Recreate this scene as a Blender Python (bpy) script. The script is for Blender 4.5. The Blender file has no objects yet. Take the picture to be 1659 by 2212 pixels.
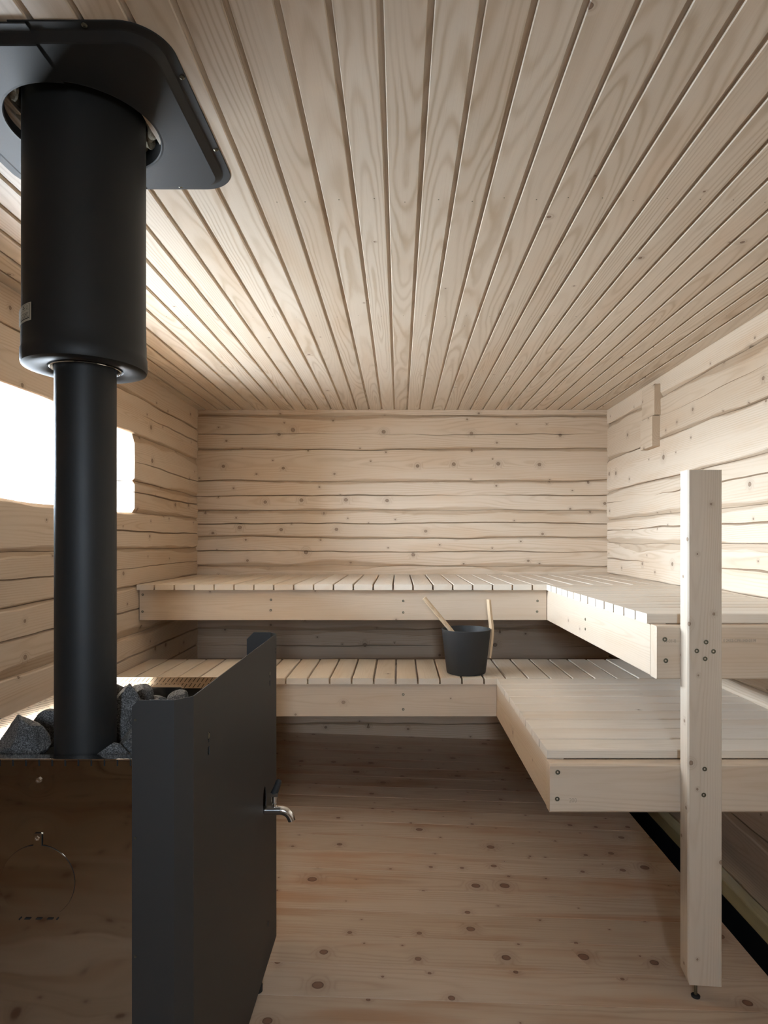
import bpy, bmesh, math, random
from mathutils import Vector, Matrix, noise as mn
random.seed(11)
R = random.uniform
C = bpy.context.scene.collection
U = 329.0; D = 4.2; EYE = 1.31; VX = 862.0; VY = 1169.0; F = 1382.0
def Z(h): return EYE - h / U                       # drop below eye level (329 = 1 m) to height
def X(u): return u / U
def FZ(x): return 0.030 - 0.035 * x                # floor falls gently to the drain gap on the right

# ------------------------------------------------------------------ materials
def newmat(name):
    m = bpy.data.materials.new(name); m.use_nodes = True
    nt = m.node_tree; nt.nodes.clear()
    out = nt.nodes.new('ShaderNodeOutputMaterial'); b = nt.nodes.new('ShaderNodeBsdfPrincipled')
    nt.links.new(b.outputs[0], out.inputs[0])
    return m, nt, b
class NT:
    def __init__(s, nt): s.nt = nt
    def put(s, inp, v):
        if isinstance(v, bpy.types.NodeSocket): s.nt.links.new(v, inp)
        elif v is not None: inp.default_value = v
    def math(s, op, a, b=None, c=None, clamp=False):
        n = s.nt.nodes.new('ShaderNodeMath'); n.operation = op; n.use_clamp = clamp
        s.put(n.inputs[0], a)
        if b is not None: s.put(n.inputs[1], b)
        if c is not None: s.put(n.inputs[2], c)
        return n.outputs[0]
    def vm(s, op, a, b=None):
        n = s.nt.nodes.new('ShaderNodeVectorMath'); n.operation = op
        s.put(n.inputs[0], a)
        if b is not None: s.put(n.inputs[1], b)
        return n.outputs[0]
    def noise(s, vec, scale=1, detail=2, rough=.5):
        n = s.nt.nodes.new('ShaderNodeTexNoise'); s.put(n.inputs['Vector'], vec)
        n.inputs['Scale'].default_value = scale; n.inputs['Detail'].default_value = detail
        n.inputs['Roughness'].default_value = rough
        return n
    def sep(s, v):
        n = s.nt.nodes.new('ShaderNodeSeparateXYZ'); s.put(n.inputs[0], v); return n.outputs
    def comb(s, x, y, z):
        n = s.nt.nodes.new('ShaderNodeCombineXYZ')
        s.put(n.inputs[0], x); s.put(n.inputs[1], y); s.put(n.inputs[2], z); return n.outputs[0]
    def mix(s, f, a, b, mode='MIX'):
        n = s.nt.nodes.new('ShaderNodeMix'); n.data_type = 'RGBA'; n.blend_type = mode
        s.put(n.inputs[0], f)
        s.put(n.inputs[6], a if isinstance(a, bpy.types.NodeSocket) else (*a, 1))
        s.put(n.inputs[7], b if isinstance(b, bpy.types.NodeSocket) else (*b, 1))
        return n.outputs[2]
    def smooth(s, v, a, b, o0=0., o1=1.):
        n = s.nt.nodes.new('ShaderNodeMapRange'); n.interpolation_type = 'SMOOTHSTEP'
        s.put(n.inputs[0], v); s.put(n.inputs[1], a); s.put(n.inputs[2], b)
        n.inputs[3].default_value = o0; n.inputs[4].default_value = o1
        return n.outputs[0]
    def attr(s, name):
        n = s.nt.nodes.new('ShaderNodeAttribute'); n.attribute_name = name; return n
    def bump(s, h, strength, dist):
        n = s.nt.nodes.new('ShaderNodeBump'); n.inputs['Strength'].default_value = strength
        n.inputs['Distance'].default_value = dist; s.put(n.inputs['Height'], h); return n.outputs[0]

def wood(name, base, late, knot, spacing=.006, contrast=.55, keep=.35, kscale=6., kr=(.004, .010), rough=.62,
         tone=.12, blotch=.15, warm=(.86, .72, .58), wob=.03, fibre=.12, kdark=.85, bump=.25, taper=.02):
    m, nt, b = newmat(name); T = NT(nt)
    V = T.attr('grain').outputs['Vector']; tn = T.attr('tone').outputs['Fac']
    sx, sy, sz = T.sep(V)
    n1 = T.noise(T.vm('MULTIPLY', V, (.9, 5., 5.)), 1, 2)
    off = T.vm('MULTIPLY', T.vm('SUBTRACT', n1.outputs['Color'], (.5, .5, .5)), (0, wob, wob * 1.6))
    n2 = T.noise(T.vm('MULTIPLY', V, (9., 30., 30.)), 1, 2)
    off2 = T.vm('MULTIPLY', T.vm('SUBTRACT', n2.outputs['Color'], (.5, .5, .5)), (0, .0045, .0045))
    ox, oy, oz = T.sep(T.vm('ADD', off, off2))
    # knots
    v = nt.nodes.new('ShaderNodeTexVoronoi'); v.voronoi_dimensions = '2D'; v.inputs['Scale'].default_value = kscale
    T.put(v.inputs['Vector'], T.vm('MULTIPLY', V, (1., 1.12, 1.)))
    dk = T.math('DIVIDE', v.outputs['Distance'], kscale)
    cr, cg, cb = T.sep(v.outputs['Color'])
    isk = T.math('LESS_THAN', cr, keep)
    kn = T.noise(T.vm('MULTIPLY', V, (60., 60., 0)), 1, 2)
    dkn = T.math('ADD', dk, T.math('MULTIPLY', T.math('SUBTRACT', kn.outputs['Fac'], .5), .004))
    rad = T.math('MULTIPLY_ADD', T.math('POWER', cg, 2.2), kr[1] - kr[0], kr[0])
    body = T.math('MULTIPLY', T.smooth(dkn, T.math('MULTIPLY', rad, 1.12), T.math('MULTIPLY', rad, .88)), isk)
    halo = T.math('MULTIPLY', T.smooth(dk, T.math('MULTIPLY', rad, 4.5), T.math('MULTIPLY', rad, .9)), isk)
    rim = T.math('MULTIPLY', body, T.smooth(dkn, T.math('MULTIPLY', rad, .7), T.math('MULTIPLY', rad, 1.0)))
    bend = T.math('MULTIPLY', T.math('MULTIPLY', halo, halo), T.math('MULTIPLY', rad, 1.6))
    yy = T.math('ADD', sy, oy); zz = T.math('ADD', T.math('ADD', sz, oz), T.math('MULTIPLY', sx, taper))
    zz = T.math('PINGPONG', zz, .11)
    d = T.math('SQRT', T.math('ADD', T.math('MULTIPLY', yy, yy), T.math('MULTIPLY', zz, zz)))
    d = T.math('ADD', d, bend)
    s = T.math('SINE', T.math('MULTIPLY', d, 2 * math.pi / spacing))
    ring = T.math('POWER', T.math('MULTIPLY_ADD', s, .5, .5), 2.6)
    rv = T.noise(T.vm('MULTIPLY', V, (1.4, 14., 14.)), 1, 1)
    ring = T.math('MULTIPLY', ring, T.smooth(rv.outputs['Fac'], .3, .68, .25, 1.))
    fib = T.noise(T.vm('MULTIPLY', V, (7., 420., 420.)), 1, 2)
    bl = T.noise(T.vm('MULTIPLY', V, (1.6, 10., 10.)), 1, 3)
    col = T.mix(T.math('MULTIPLY', ring, contrast), base, late)
    col = T.mix(T.math('MULTIPLY', T.smooth(bl.outputs['Fac'], .45, .75), blotch * 3), col, T.mix(1., col, warm, 'MULTIPLY'))
    col = T.mix(T.smooth(fib.outputs['Fac'], .5, .8, 0, fibre * 2), col, T.mix(1., col, (.80, .72, .62), 'MULTIPLY'))
    g = T.math('MULTIPLY_ADD', tn, -tone, 1.)
    col = T.mix(1., col, T.comb(g, T.math('POWER', g, 1.25), T.math('POWER', g, 1.55)), 'MULTIPLY')
    col = T.mix(T.math('MULTIPLY', halo, .22), col, knot)
    col = T.mix(T.math('MULTIPLY', body, kdark), col, knot)
    col = T.mix(T.math('MULTIPLY', rim, .75), col, tuple(k * .32 for k in knot))
    T.put(b.inputs['Base Color'], col); b.inputs['Roughness'].default_value = rough
    b.inputs['Specular IOR Level'].default_value = .3
    h = T.math('ADD', T.math('MULTIPLY', ring, .5), T.math('MULTIPLY', fib.outputs['Fac'], .7))
    T.put(b.inputs['Normal'], T.bump(h, bump, .0012))
    return m
def metal(name, col, rough, metallic=0., nb=.0, ns=900, spec=.5, rvar=0.):
    m, nt, b = newmat(name); T = NT(nt)
    b.inputs['Base Color'].default_value = (*col, 1); b.inputs['Roughness'].default_value = rough
    b.inputs['Metallic'].default_value = metallic; b.inputs['Specular IOR Level'].default_value = spec
    tc = nt.nodes.new('ShaderNodeTexCoord').outputs['Object']
    if nb: T.put(b.inputs['Normal'], T.bump(T.noise(tc, ns, 2).outputs['Fac'], nb, .0004))
    if rvar: T.put(b.inputs['Roughness'], T.math('MULTIPLY_ADD', T.noise(tc, 14, 3).outputs['Fac'], rvar, rough - rvar * .5))
    return m
SPR = (.640, .530, .405)
M = {}
M['log'] = wood('hewn_log_wood', (0.6, 0.49, 0.375), (0.44, 0.33, 0.225), (.22, .15, .10), .0085, .50, .75, 5.5, (.0045, .014), .68, .12, .13, wob=.05, bump=.3)
M['ceil'] = wood('ceiling_pine', (0.63, 0.54, 0.435), (0.45, 0.35, 0.245), (.17, .09, .05), .0088, .75, .16, 5.5, (.003, .007), .5, .12, .12, wob=.05, bump=.15, taper=.03)
M['slat'] = wood('bench_slat_wood', (0.73, 0.65, 0.545), (0.6, 0.51, 0.4), (.22, .15, .10), .005, .35, .05, 4., (.002, .006), .6, .10, .12, wob=.02, bump=.15)
M['beam'] = wood('bench_beam_wood', (0.61, 0.495, 0.375), (0.48, 0.355, 0.24), (.30, .21, .15), .0065, .42, .35, 5.5, (.003, .009), .6, .06, .12, wob=.03, bump=.2)
M['post'] = wood('post_wood', (0.58, 0.485, 0.38), (0.47, 0.37, 0.27), (.26, .17, .11), .0045, .42, .85, 9., (.003, .008), .6, .02, .08, wob=.02, bump=.2)
M['floor'] = wood('floor_pine', (0.54, 0.435, 0.34), (0.37, 0.265, 0.185), (.17, .08, .05), .010, .50, .8, 6.5, (.003, .018), .30, .22, .3, warm=(.82, .64, .52), wob=.03, bump=.1, fibre=.2)
M['treated'] = wood('treated_sill_wood', (.33, .27, .14), (.24, .18, .09), (.12, .08, .04), .006, .4, .2, 6., (.003, .008), .7)
M['handle'] = wood('handle_wood', (.62, .47, .31), (.42, .27, .15), (.3, .2, .1), .004, .55, .0, 4., (.002, .003), .5, .05, .1, wob=.004)
M['black'] = metal('black_pipe_paint', (.013, .013, .0125), .52, 0, .25, 1100, .35)
M['flange'] = metal('black_plate_paint', (.016, .016, .0155), .58, 0, .3, 900, .32)
M['shield'] = metal('black_shield_paint', (.027, .0255, .024), .55, 0, .25, 900, .42)
M['steel'] = metal('polished_steel', (.50, .47, .43), .05, 1., .0)
M['collar'] = None
M['chrome'] = metal('chrome', (.78, .78, .78), .12, 1., .0, rvar=.1)
M['screw'] = metal('screw_steel', (.16, .15, .11), .38, .9)
M['void'] = metal('dark_hole', (.004, .004, .004), .8)
M['rubber'] = metal('black_rubber', (.012, .012, .012), .7)
M['bucket'] = metal('matte_black_bucket', (.024, .024, .0235), .55, 0, .15, 500, .35)
M['ink'] = metal('stamp_ink', (.40, .33, .25), .8)
M['paper'] = metal('sticker_paper', (.42, .38, .29), .6)
M['frame'] = metal('window_frame_paint', (.55, .5, .42), .5)
M['wool'] = None
def mk():
    m, nt, b = newmat('mineral_wool'); T = NT(nt); tc = nt.nodes.new('ShaderNodeTexCoord').outputs['Object']
    n = T.noise(tc, 160, 4, .7)
    T.put(b.inputs['Base Color'], T.mix(n.outputs['Fac'], (.10, .08, .05), (.42, .37, .27))); b.inputs['Roughness'].default_value = 1
    T.put(b.inputs['Normal'], T.bump(n.outputs['Fac'], 1., .003)); M['wool'] = m
    # slotted stainless collar: slots cut in staggered rows, s along the edge and t across the strip
    m, nt, b = newmat('slotted_steel'); T = NT(nt); sx, sy, sz = T.sep(T.attr('grain').outputs['Vector'])
    q = T.math('DIVIDE', sx, .0125)
    par = T.math('MODULO', T.math('FLOOR', q), 2.)
    fr = T.math('FRACT', q)
    a = T.math('MULTIPLY', T.math('GREATER_THAN', fr, .34), T.math('LESS_THAN', fr, .56))
    t = T.math('ADD', sy, T.math('MULTIPLY', par, .004))
    r1 = T.math('MULTIPLY', T.math('GREATER_THAN', t, .006), T.math('LESS_THAN', t, .034))
    r2 = T.math('MULTIPLY', T.math('GREATER_THAN', t, .044), T.math('LESS_THAN', t, .070))
    k = T.math('MULTIPLY', a, T.math('ADD', r1, r2))
    b.inputs['Metallic'].default_value = 1; b.inputs['Roughness'].default_value = .1
    T.put(b.inputs['Base Color'], T.mix(k, (.66, .62, .57), (.004, .004, .004)))
    T.put(b.inputs['Metallic'], T.math('SUBTRACT', 1., k)); M['collar'] = m
    # stone
    m, nt, b = newmat('sauna_stone'); T = NT(nt); tc = nt.nodes.new('ShaderNodeTexCoord').outputs['Object']
    n = T.noise(tc, 420, 3, .75); n2 = T.noise(tc, 40, 4, .6); n3 = T.noise(tc, 700, 1)
    c = T.mix(T.smooth(n.outputs['Fac'], .42, .68), (.025, .025, .024), (.29, .288, .285))
    c = T.mix(T.smooth(n3.outputs['Fac'], .66, .74), c, (.55, .55, .56))
    c = T.mix(T.smooth(n2.outputs['Fac'], .3, .75, 0, .45), c, (.03, .03, .03))
    T.put(b.inputs['Base Color'], c); b.inputs['Roughness'].default_value = .62
    T.put(b.inputs['Normal'], T.bump(T.math('ADD', n.outputs['Fac'], T.math('MULTIPLY', n2.outputs['Fac'], 3.)), .8, .0025)); M['stone'] = m
    # black membrane with dust
    m, nt, b = newmat('foundation_membrane'); T = NT(nt); tc = nt.nodes.new('ShaderNodeTexCoord').outputs['Object']
    n = T.noise(tc, 90, 4, .8)
    T.put(b.inputs['Base Color'], T.mix(T.smooth(n.outputs['Fac'], .66, .72), (.006, .006, .006), (.03, .028, .025)))
    b.inputs['Roughness'].default_value = .75; M['membrane'] = m
    # window glass: clear pane, faint reflection
    m = bpy.data.materials.new('clear_glass'); m.use_nodes = True; nt = m.node_tree; nt.nodes.clear()
    o = nt.nodes.new('ShaderNodeOutputMaterial'); mx = nt.nodes.new('ShaderNodeMixShader')
    tr = nt.nodes.new('ShaderNodeBsdfTransparent'); gl = nt.nodes.new('ShaderNodeBsdfGlossy'); gl.inputs['Roughness'].default_value = .02
    mx.inputs[0].default_value = .06
    nt.links.new(tr.outputs[0], mx.inputs[1]); nt.links.new(gl.outputs[0], mx.inputs[2]); nt.links.new(mx.outputs[0], o.inputs[0])
    M['glass'] = m
mk()

# ------------------------------------------------------------------ mesh building
class MB:
    def __init__(s): s.v = []; s.f = []; s.g = []; s.t = []; s.sm = []
    def poly(s, pts, gr=None, tone=0., smooth=False):
        i = len(s.v); s.v += [Vector(p) for p in pts]; s.f.append(list(range(i, i + len(pts))))
        s.g.append([gr(Vector(p)) if gr else (p[0], p[1], p[2]) for p in pts]); s.t.append(tone); s.sm.append(smooth)
    def grid(s, rows, gr=None, tone=0., smooth=False, close_u=False, close_v=False, flip=False):
        n = len(rows); m = len(rows[0]); b = len(s.v)
        for r in rows: s.v += [Vector(p) for p in r]
        for i in range(n if close_u else n - 1):
            for j in range(m if close_v else m - 1):
                i2 = (i + 1) % n; j2 = (j + 1) % m
                q = [b + i * m + j, b + i * m + j2, b + i2 * m + j2, b + i2 * m + j]
                if flip: q.reverse()
                s.f.append(q); s.g.append([gr(s.v[k]) if gr else tuple(s.v[k]) for k in q]); s.t.append(tone); s.sm.append(smooth)
    def prism(s, prof, axis, a0, a1, gr=None, tone=0., smooth=False):
        """prof: closed loop of 2D points in the two other axes (in x,y,z order)"""
        def p3(p, a):
            q = list(p); q.insert(axis, a); return tuple(q)
        n = len(prof)
        s.grid([[p3(p, a0) for p in prof], [p3(p, a1) for p in prof]], gr, tone, smooth, close_v=True)
        s.poly([p3(p, a0) for p in prof][::-1], gr, tone); s.poly([p3(p, a1) for p in prof], gr, tone)
    def box(s, x0, x1, y0, y1, z0, z1, gr=None, tone=0., ch=0., axis=0):
        lim = [(x0, x1), (y0, y1), (z0, z1)]; o = [i for i in range(3) if i != axis]
        (a0, a1), (b0, b1) = lim[o[0]], lim[o[1]]
        if ch > 0:
            prof = [(a0 + ch, b0), (a1 - ch, b0), (a1, b0 + ch), (a1, b1 - ch), (a1 - ch, b1), (a0 + ch, b1), (a0, b1 - ch), (a0, b0 + ch)]
        else: prof = [(a0, b0), (a1, b0), (a1, b1), (a0, b1)]
        s.prism(prof, axis, lim[axis][0], lim[axis][1], gr, tone)
    def tube(s, path, rad, n=20, caps=True, smooth=True, sx=1., sy=1., up=(0, 0, 1)):
        path = [Vector(p) for p in path]; rows = []
        if not isinstance(rad, (list, tuple)): rad = [rad] * len(path)
        for i, p in enumerate(path):
            t = (path[min(i + 1, len(path) - 1)] - path[max(i - 1, 0)]).normalized()
            u = Vector(up); u = (u - t * u.dot(t))
            if u.length < .05: u = Vector((1, 0, 0)) - t * t.x
            u.normalize(); w = t.cross(u)
            rows.append([p + (u * math.cos(k * 2 * math.pi / n) * sx + w * math.sin(k * 2 * math.pi / n) * sy) * rad[i] for k in range(n)])
        s.grid(rows, None, 0, smooth, close_v=True)
        if caps: s.poly(rows[0][::-1]); s.poly(rows[-1])
    def lathe(s, prof, cx, cy, n=64, smooth=True):
        """prof: (radius, z) list"""
        s.grid([[(cx + r * math.cos(k * 2 * math.pi / n), cy + r * math.sin(k * 2 * math.pi / n), z) for k in range(n)] for r, z in prof], None, 0, smooth, close_v=True)
    def build(s, name, mat, parent=None, loc=None, recalc=True, label=None):
        me = bpy.data.meshes.new(name)
        org = ORG.get(parent) if parent is not None else (Vector(loc) if loc is not None else Vector((0, 0, 0)))
        me.from_pydata([v - org for v in s.v], [], s.f)
        at = me.attributes.new('grain', 'FLOAT_VECTOR', 'CORNER'); flat = [c for f in s.g for p in f for c in p]
        at.data.foreach_set('vector', flat)
        at = me.attributes.new('tone', 'FLOAT', 'CORNER'); at.data.foreach_set('value', [t for f, t in zip(s.f, s.t) for _ in f])
        me.polygons.foreach_set('use_smooth', s.sm)
        me.materials.append(mat)
        if recalc:
            bm = bmesh.new(); bm.from_mesh(me); bmesh.ops.remove_doubles(bm, verts=bm.verts, dist=1e-6)
            bmesh.ops.recalc_face_normals(bm, faces=bm.faces); bm.to_mesh(me); bm.free()
        if any(s.sm): me.set_sharp_from_angle(angle=math.radians(32))
        o = bpy.data.objects.new(name, me); C.objects.link(o)
        if parent is not None: o.parent = parent
        else: o.location = org
        ORG[o] = org
        if label: o['label'] = label
        return o
ORG = {}
def thing(name, label, cat, loc, group=None):
    o = bpy.data.objects.new(name, None); C.objects.link(o); o.location = loc; o.empty_display_size = .05
    ORG[o] = Vector(loc); return tag(o, label, cat, group)
def tag(o, label, cat, group=None):
    o['label'] = label; o['category'] = cat
    if group: o['group'] = group
    return o
def struct(o): o['kind'] = 'structure'; return o
def cut(o, cutters):
    """boolean-difference the cutter MBs out of o, one after the other (applied, cutters removed)"""
    for c in cutters:
        k = c.build('cutter', M['void'], loc=(0, 0, 0))
        bpy.context.view_layer.update()
        md = o.modifiers.new('cut', 'BOOLEAN'); md.object = k; md.operation = 'DIFFERENCE'; md.solver = 'EXACT'
        bpy.context.view_layer.update()
        me = bpy.data.meshes.new_from_object(o.evaluated_get(bpy.context.evaluated_depsgraph_get()))
        o.modifiers.remove(md); bpy.data.objects.remove(k)
        if len(me.vertices): o.data = me
def wgrain(a, b, c, cc, bc=None, pith=None):
    """solid wood coordinates: a = grain axis, b = across the face, c = depth"""
    ox = R(0, 60); oy = R(-.03, .03); oz = pith if pith is not None else R(.01, .08)
    bc = 0 if bc is None else bc
    return lambda p: (p[a] + ox, p[b] - bc + oy - .9 * (p[c] - cc), p[c] - cc + oz)
def fit_text(txt, size, mat, name, parent, M4, squash=1.):
    cu = bpy.data.curves.new('t', 'FONT'); cu.body = txt; cu.size = size; cu.extrude = .00015
    t = bpy.data.objects.new('t', cu); C.objects.link(t); bpy.context.view_layer.update()
    me = bpy.data.meshes.new_from_object(t.evaluated_get(bpy.context.evaluated_depsgraph_get()))
    bpy.data.objects.remove(t); bpy.data.curves.remove(cu)
    me.transform(Matrix.Diagonal((squash, 1, 1, 1))); me.transform(M4); me.transform(Matrix.Translation(-ORG[parent]))
    me.materials.clear(); me.materials.append(mat); me.name = name
    o = bpy.data.objects.new(name, me); C.objects.link(o); o.parent = parent; ORG[o] = ORG[parent]; return o

# ------------------------------------------------------------------ log walls
def log_wall(name, axis, plane, out, segs, hj, cracks, seed, thick=.16, recess=.013, full=(0, 1), bulge=.0):
    """axis: 0 wall runs along x, 1 along y; plane: inner face; out: +1/-1 outward direction
       hj: list of (H, w_upper_log, w_lower_log) joints, H below eye in 1/329 m; segs: {course: [(a,b)..]} or default"""
    mb = MB(); H = [j[0] for j in hj]
    for i in range(len(hj) - 1):
        ht, hb = hj[i], hj[i + 1]
        for (a, b) in segs.get(i, segs['all']):
            n = max(2, int((b - a) / .035)); rows = []
            ck = cracks.get(i, [])
            th = thick
            for k in range(n + 1):
                s = a + (b - a) * k / n; nn = lambda f, q: mn.noise(Vector((s * f, q * 3.7 + seed, seed * 1.3)))
                zt = Z(ht[0]) + .012 * nn(.9, i) + .007 * nn(3.2, i + .5)
                zb = Z(hb[0]) + .012 * nn(.9, i + 1) + .007 * nn(3.2, i + 1.5)
                wt = max(.0015, ht[2] / U * (1.1 + 2.2 * nn(1.6, i + 40) + .7 * nn(6, i + 70)))
                wb = max(.0015, hb[1] / U * (1.1 + 2.2 * nn(1.6, i + 90) + .7 * nn(6, i + 120)))
                gap = .0007
                pr = [(th, zb - .005), (recess, zb + gap), (recess * .72, zb + wb * .35), (.0035, zb + wb * .9), (0, zb + wb + .004)]
                lo, hi = zb + wb + .004, zt - wt - .004
                pts = []
                for (hc, amp) in ck:
                    am = max(0., min(1., amp + .12 + 1.6 * nn(1.1, hc)))
                    zc = Z(hc) + .010 * nn(1.2, hc + 7) + .006 * nn(6, hc + 9)
                    zc = min(max(zc, lo + .012), hi - .012); w = .0006 + .0042 * am
                    pts += [(0, zc - w), (.0005 + .02 * am, zc + .0006), (0, zc + w)]
                if not pts: pts = [(0, lo + (hi - lo) * .33), (0, lo + (hi - lo) * .5), (0, lo + (hi - lo) * .67)]
                pr += pts + [(0, hi), (.0035, zt - wt * .9), (recess * .72, zt - wt * .35), (recess, zt - gap), (th, zt + .005)]
                row = []
                for (d, z) in pr:
                    f = .0035 * mn.noise(Vector((s * 1.1, z * 5, seed + i))) if d < .02 else 0
                    dd = plane + out * (d + f + bulge * 0)
                    row.append((s, dd, z) if axis == 0 else (dd, s, z))
                rows.append(row)
            zc = (Z(ht[0]) + Z(hb[0])) / 2
            gr = wgrain(axis, 2, 1 - axis, plane, zc, R(.05, .09)); tn = R(0, 1)
            f0 = len(mb.t); mb.grid(rows, gr, tn); m_ = len(rows[0]) - 1
            for q in range(f0, len(mb.t)):
                if (q - f0) % m_ in (1, 2, m_ - 2, m_ - 3): mb.t[q] = tn + 1.5   # waney, darker edges between the hewn faces
            mb.poly(rows[0], gr, tn); mb.poly(rows[-1][::-1], gr, tn)
            # back face
            mb.grid([[r[0] for r in rows], [r[-1] for r in rows]], gr, tn)
    return struct(mb.build(name, M['log']))
XL, XR, YB = X(-435), X(450), D
W = lambda h, a, b=None: (h, a, b if b is not None else a)
log_wall('wall_back', 0, YB, 1, {'all': [(XL - .2, XR + .2)]},
    [W(-345, 3), W(-272, 3, 5), W(-198, 2.2, 2.8), W(-130, 2.5, 3.5), W(-66, 4.5, 6.5), W(-8, 2.5, 4), W(53, 5, 7), W(122, 4), W(190, 5, 7), W(258, 3), W(325, 3), W(396, 2.5), W(470, 3), W(560, 3)],
    {1: [(-232, .1)], 3: [(-99, .75)], 4: [(-38, .25)], 5: [(22, .6)], 7: [(150, -.2)], 8: [(226, .5)], 11: [(440, -.1)]}, 3.1)
WY0, WY1 = 1.75, 3.2
log_wall('wall_left', 1, XL, -1, {'all': [(1.0, YB + .15)], 2: [(1.0, WY0), (WY1, YB + .15)], 3: [(1.0, WY0), (WY1, YB + .15)]},
    [W(-345, 3), W(-241, 2), W(-176, 1.5, 9), W(-99, 3.5, 4.5), W(-48, 2.5, 3), W(12, 4, 5), W(75, 2.5), W(155, 6, 2), W(223, 2), W(290, 3), W(360, 3), W(430, 3), W(500, 3)],
    {1: [(-213, .15)], 2: [(-130, -.3)], 3: [(-80, .6)], 4: [(-16, .6)], 5: [(43, .3)], 6: [(112, .6)], 7: [(187, .7)]}, 8.4)
log_wall('wall_right', 1, XR, 1, {'all': [(-1.3, YB + .15)]},
    [W(-345, 3), W(-251, 3, 6), W(-176, 2.5, 4), W(-109, 3, 3.5), W(-48, 4, 5), W(3, 5, 7), W(69, 2, 3), W(130, 3), W(186, 4, 3), W(247, 3), W(308, 3), W(372, 4, 6), W(458, 3)],
    {1: [(-216, .05)], 3: [(-82, .5)], 4: [(-24, .7)], 5: [(38, .5)], 6: [(96, .2)], 8: [(215, .3)], 11: [(410, .2)]}, 14.2)
J = [W(h, 4, 5) for h in (-345, -251, -176, -109, -48, 3, 69, 130, 186, 247, 308, 372, 446, 560)]
YF = -1.15
DX0, DX1 = -.06, .20
log_wall('wall_front', 0, YF, -1, {'all': [(-2.8, XR + .15)], 2: [(-2.8, DX0), (DX1, XR + .15)], 3: [(-2.8, DX0), (DX1, XR + .15)], 4: [(-2.8, DX0), (DX1, XR + .15)]}, J, {3: [(-82, .5)], 5: [(38, .5)], 8: [(215, .3)], 9: [(280, .4)], 10: [(340, .3)]}, 21.)
log_wall('wall_alcove', 0, 1.0, 1, {'all': [(-2.8, XL - .02)]}, J, {}, 25.)
log_wall('wall_far_left', 1, -2.75, -1, {'all': [(-1.3, 1.15)]}, J, {}, 29.)

# ------------------------------------------------------------------ ceiling
P = 27.15 / U; gx0 = X(853.7 - VX); CZ = Z(-283)
mb = MB(); k0 = int((-2.9 - gx0) / P); k1 = int((XR + .05 - gx0) / P) + 1
for k in range(k0, k1):
    x0 = gx0 + k * P; x1 = x0 + P - .0105; cx = (x0 + x1) / 2
    gr = wgrain(1, 0, 2, CZ, cx, R(.008, .05)); tn = R(0, 1); c = .0016
    prof = [(x0, CZ + .003), (x0 + c, CZ), (x1 - c, CZ), (x1, CZ + .003), (x1, CZ + .008), (x0 + P, CZ + .008), (x0 + P, CZ + .03), (x0, CZ + .03)]
    hole = cx > X(-258) and cx < X(-168)
    segs = [(YF - .1, 1.16), (1.485, YB + .1)] if hole else [(YF - .1, YB + .1)]
    for a, b in segs: mb.prism(prof, 1, a, b, gr, tn)
ceil = struct(mb.build('ceiling', M['ceil']))
nail = MB(); nail.lathe([(.0, CZ - .0006), (.0014, CZ - .0006), (.0016, CZ + .001)], 0, 0, 10)
nail0 = None
for yy in (1.612, 2.446, 3.236):
    for k in range(k0, k1 - 1):
        x = gx0 + (k + .48) * P + R(-.006, .006)
        if x < XL: continue
        if yy < 1.7 and x < -.38: continue
        if nail0 is None: nail0 = nail.build('nail', M['screw'], ceil); o = nail0
        else: o = nail0.copy(); C.objects.link(o)
        o.location = (x, yy + R(-.012, .012), 0)

# ------------------------------------------------------------------ floor, drain gap, sill
mb = MB(); y = 1.787 - 22 * .14; FX1 = X(368)
while y < YB + .06:
    gr = wgrain(0, 1, 2, 0, y + .07, R(.005, .05)); tn = R(0, 1)
    gr2 = (lambda g: (lambda p: g(p)))(gr)
    prof = [(y + .0004, -.03), (y + .1396, -.03), (y + .1396, -.001), (y + .1386, 0), (y + .0014, 0), (y + .0004, -.001)]
    n0 = len(mb.v); mb.prism(prof, 0, -2.8, FX1, gr, tn)
    for v in mb.v[n0:]: v.z += FZ(v.x)
    y += .14
struct(mb.build('floor', M['floor']))
mb = MB(); mb.box(FX1 - .3, XR + .3, YF, YB + .2, -.36, -.345); mb.box(XR - .02, XR + .01, YF, YB + .1, -.345, Z(482)); mb.box(FX1 - .3, FX1 - .28, YF, YB, -.36, -.01); mb.box(FX1 - .3, XR + .2, YF - .1, YF - .05, -.36, .0); struct(mb.build('trim_1', M['membrane']))
mb = MB(); g = wgrain(1, 2, 0, XR, Z(470)); mb.box(XR - .03, XR + .12, YF, YB + .05, Z(482), Z(461), g, 0, .003, 1); struct(mb.build('trim_2', M['treated']))
saw = MB()
for i in range(70):
    x = R(FX1 + .03, XR - .06); yy = R(1.6, 2.05); a = R(0, 3.1); l = R(.002, .009)
    saw.poly([(x, yy, -.3435), (x + l * math.cos(a), yy + l * math.sin(a), -.3425), (x + l * math.cos(a) + .001, yy + l * math.sin(a) + .001, -.343), (x + .001, yy + .001, -.3435)])
o = saw.build('sawdust', M['handle'], recalc=False); o['kind'] = 'stuff'; tag(o, 'pale wood shavings scattered in the black gap beside the floor', 'sawdust')

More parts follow.
